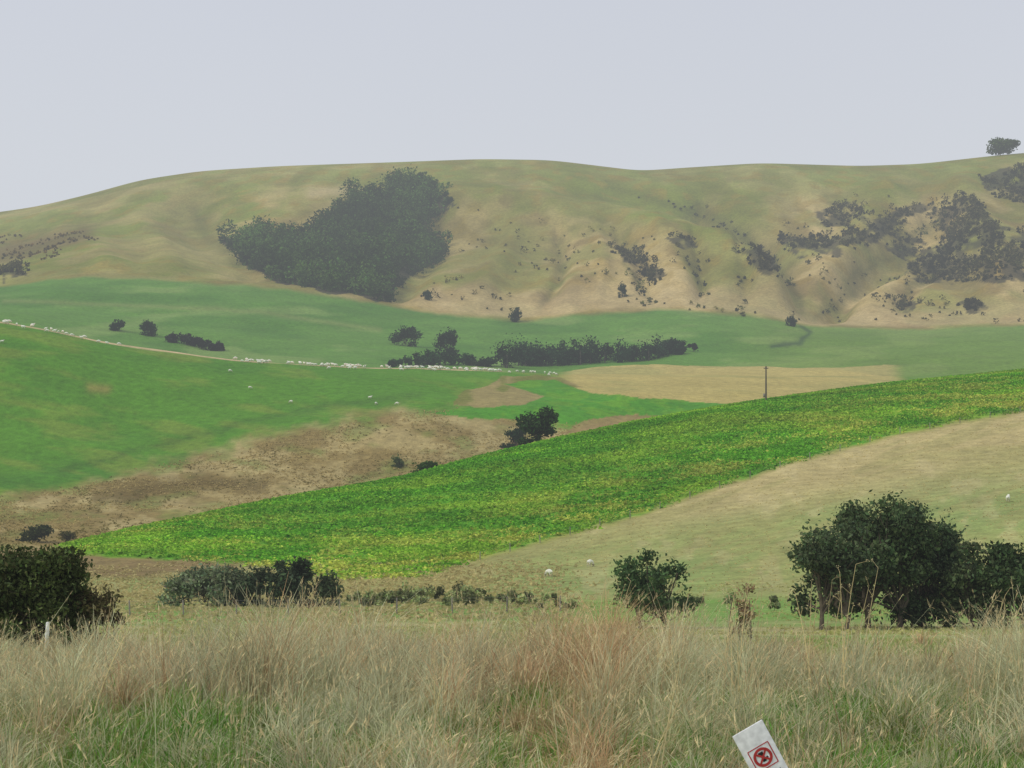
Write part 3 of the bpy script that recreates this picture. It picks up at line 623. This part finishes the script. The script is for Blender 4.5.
# ---------------------------------------------------------------- sheep
def sheep_mesh(graze):
    me=bpy.data.meshes.new('sheep_skel')
    V=[(-.42,0,.66,.20),(-.15,0,.66,.27),(.15,0,.66,.27),(.38,0,.68,.20)]
    E=[(0,1),(1,2),(2,3)]
    if graze: hd=[(.55,0,.55,.12),(.66,0,.32,.085),(.74,0,.17,.07),(.80,0,.06,.045)]
    else: hd=[(.50,0,.82,.12),(.60,0,.96,.09),(.70,0,.96,.075),(.82,0,.90,.045)]
    for i,v in enumerate(hd): V.append(v); E.append((3 if i==0 else len(V)-2,len(V)-1))
    V.append((-.56,0,.62,.05)); E.append((0,len(V)-1)); V.append((-.60,0,.48,.03)); E.append((len(V)-2,len(V)-1))
    for sy in (-1,1):
        b=len(V); V+=[(-.30,sy*.13,.50,.10),(-.26,sy*.14,.38,.06),(-.38,sy*.14,.24,.032),(-.35,sy*.14,.02,.03)]; E+=[(0,b),(b,b+1),(b+1,b+2),(b+2,b+3)]
        b=len(V); V+=[(.30,sy*.12,.48,.09),(.29,sy*.13,.34,.045),(.31,sy*.13,.20,.032),(.30,sy*.13,.02,.03)]; E+=[(3,b),(b,b+1),(b+1,b+2),(b+2,b+3)]
        b=len(V); h=V[5]; V.append((h[0]+.0,sy*.15,h[2]+.04,.022)); E.append((5,b))
    me.from_pydata([v[:3] for v in V],E,[]); o=bpy.data.objects.new('tmp',me); bpy.context.collection.objects.link(o)
    sk=o.modifiers.new('s','SKIN')
    for i,v in enumerate(V): me.skin_vertices[0].data[i].radius=(v[3],v[3])
    me.skin_vertices[0].data[0].use_root=True
    ss=o.modifiers.new('ss','SUBSURF'); ss.levels=1; ss.render_levels=1
    dg=bpy.context.evaluated_depsgraph_get(); m2=bpy.data.meshes.new_from_object(o.evaluated_get(dg)); m2.name='sheep_body'
    bpy.data.objects.remove(o)
    n=len(m2.vertices); co=np.zeros(n*3); m2.vertices.foreach_get('co',co); co=co.reshape(-1,3)
    c=np.tile(A(226,218,200),(n,1)); dkm=(co[:,2]<.36)|(co[:,0]>.62); c[dkm]=A(176,166,148)
    ca=m2.color_attributes.new('Col','FLOAT_COLOR','POINT'); ca.data.foreach_set('color',np.hstack([c,np.ones((n,1))]).astype(np.float32).ravel())
    m2.materials.clear(); m2.materials.append(WOOL)
    for p in m2.polygons: p.use_smooth=True
    return m2
SM=[sheep_mesh(True),sheep_mesh(False)]
def put_sheep(xx,yy,rot,k=0,sc=1.0):
    o=bpy.data.objects.new('sheep',SM[k]); bpy.context.collection.objects.link(o)
    o.location=(xx,yy,float(gz(xx,yy)[0])); o.rotation_euler=(0,0,rot); o.scale=(sc,)*3
for (p,q,a,b,r,k) in [(549,577,190,260,2.2,0),(590,567,190,280,.9,0),(1008,502,200,330,1.2,1),(250,389,480,645,.2,0),(291,403,480,645,2.8,0),(370,399,480,645,.1,1),(397,405,480,645,3.0,0),(2,343,480,600,.3,1),(376,405,480,645,1,0),(230,372,480,645,.4,0)]:
    d=findd(p,q,a,b); put_sheep((p-512)/F*d,d,r,k,1.0)
for i in range(140):
    p=rng.choice([rng.uniform(235,350),rng.uniform(345,500),rng.uniform(0,120),rng.uniform(400,500)],p=[.28,.42,.12,.18])
    d0=float(np.interp(p,PX,h2D)); d=d0-rng.uniform(0,13)+rng.exponential(3)*(rng.random()<.3)*-1; put_sheep((p-512)/F*d,d,rng.choice([0,math.pi])+rng.normal(0,.5),int(rng.random()<.5),rng.uniform(1.0,1.3))
for i in range(12):
    p=rng.uniform(505,560); d=float(np.interp(p,PX,h2D))+rng.uniform(-25,5); put_sheep((p-512)/F*d,d,rng.uniform(0,6),0)
# ---------------------------------------------------------------- aerial haze: added self-glowing, absorbing volume in place of scattered light
mb=MB(); box(mb,(0,3200,220),(12000,7200,640),(1,1,1)); 
haze_glow,nt,b=newmat('haze_glow_air'); nt.nodes.remove(b); out=nt.nodes['Material Output']
va=nt.nodes.new('ShaderNodeVolumeAbsorption'); va.inputs['Color'].default_value=(0,0,0,1); va.inputs['Density'].default_value=SIG
em=nt.nodes.new('ShaderNodeEmission'); em.inputs['Color'].default_value=(*HAZE,1); em.inputs['Strength'].default_value=SIG
ad=nt.nodes.new('ShaderNodeAddShader'); nt.links.new(va.outputs[0],ad.inputs[0]); nt.links.new(em.outputs[0],ad.inputs[1]); nt.links.new(ad.outputs[0],out.inputs['Volume'])
mb.build('haze_glow',[haze_glow])
# ---------------------------------------------------------------- world, sun, camera
sc=bpy.context.scene
w=bpy.data.worlds.new('World'); sc.world=w; w.use_nodes=True; nt=w.node_tree; N=nt.nodes;K=nt.links
bg=N['Background']; sky=N.new('ShaderNodeTexSky'); sky.sky_type='NISHITA'; sky.sun_disc=False; sky.sun_elevation=math.radians(SUN_EL); sky.sun_rotation=math.radians(-60)
K.new(sky.outputs[0],bg.inputs['Color']); bg.inputs['Strength'].default_value=0.08
tc=N.new('ShaderNodeTexCoord'); sp=N.new('ShaderNodeSeparateXYZ'); K.new(tc.outputs['Generated'],sp.inputs[0])
cr=N.new('ShaderNodeValToRGB'); e=cr.color_ramp.elements
e[0].position=0.0; e[0].color=(*lin((216,218,224)),1); e[1].position=1.0; e[1].color=(*(lin((218,219,226))*1.12),1)
q=e.new(0.2); q.color=(*lin((213,216,224)),1); q=e.new(0.3); q.color=(*lin((206,210,222)),1)
no=N.new('ShaderNodeTexNoise'); no.inputs['Scale'].default_value=2.2; no.inputs['Detail'].default_value=3; K.new(tc.outputs['Generated'],no.inputs['Vector'])
mr=N.new('ShaderNodeMapRange'); mr.inputs['To Min'].default_value=.96; mr.inputs['To Max'].default_value=1.04; K.new(no.outputs['Fac'],mr.inputs['Value'])
K.new(sp.outputs['Z'],cr.inputs[0])
b2=N.new('ShaderNodeBackground'); K.new(cr.outputs[0],b2.inputs['Color']); K.new(mr.outputs[0],b2.inputs['Strength'])
mx=N.new('ShaderNodeMixShader'); mx.inputs[0].default_value=.94; K.new(bg.outputs[0],mx.inputs[1]); K.new(b2.outputs[0],mx.inputs[2]); K.new(mx.outputs[0],N['World Output'].inputs['Surface'])
ld=bpy.data.lights.new('sun','SUN'); ld.energy=1.5; ld.angle=math.radians(12); ld.color=(1,.95,.87)
lo=bpy.data.objects.new('sun',ld); bpy.context.collection.objects.link(lo); lo.rotation_euler=(math.radians(90-SUN_EL),0,math.radians(-62))
cd=bpy.data.cameras.new('camera'); cam=bpy.data.objects.new('camera',cd); bpy.context.collection.objects.link(cam)
cam.location=(0,0,EYE); cam.rotation_euler=(math.radians(90),0,0); cd.sensor_width=36; cd.lens=36*F/1024; cd.shift_y=(HY-384)/1024; cd.clip_start=.1; cd.clip_end=20000
sc.camera=cam
sc.view_settings.view_transform='Standard'; sc.view_settings.look='None'; sc.view_settings.exposure=0
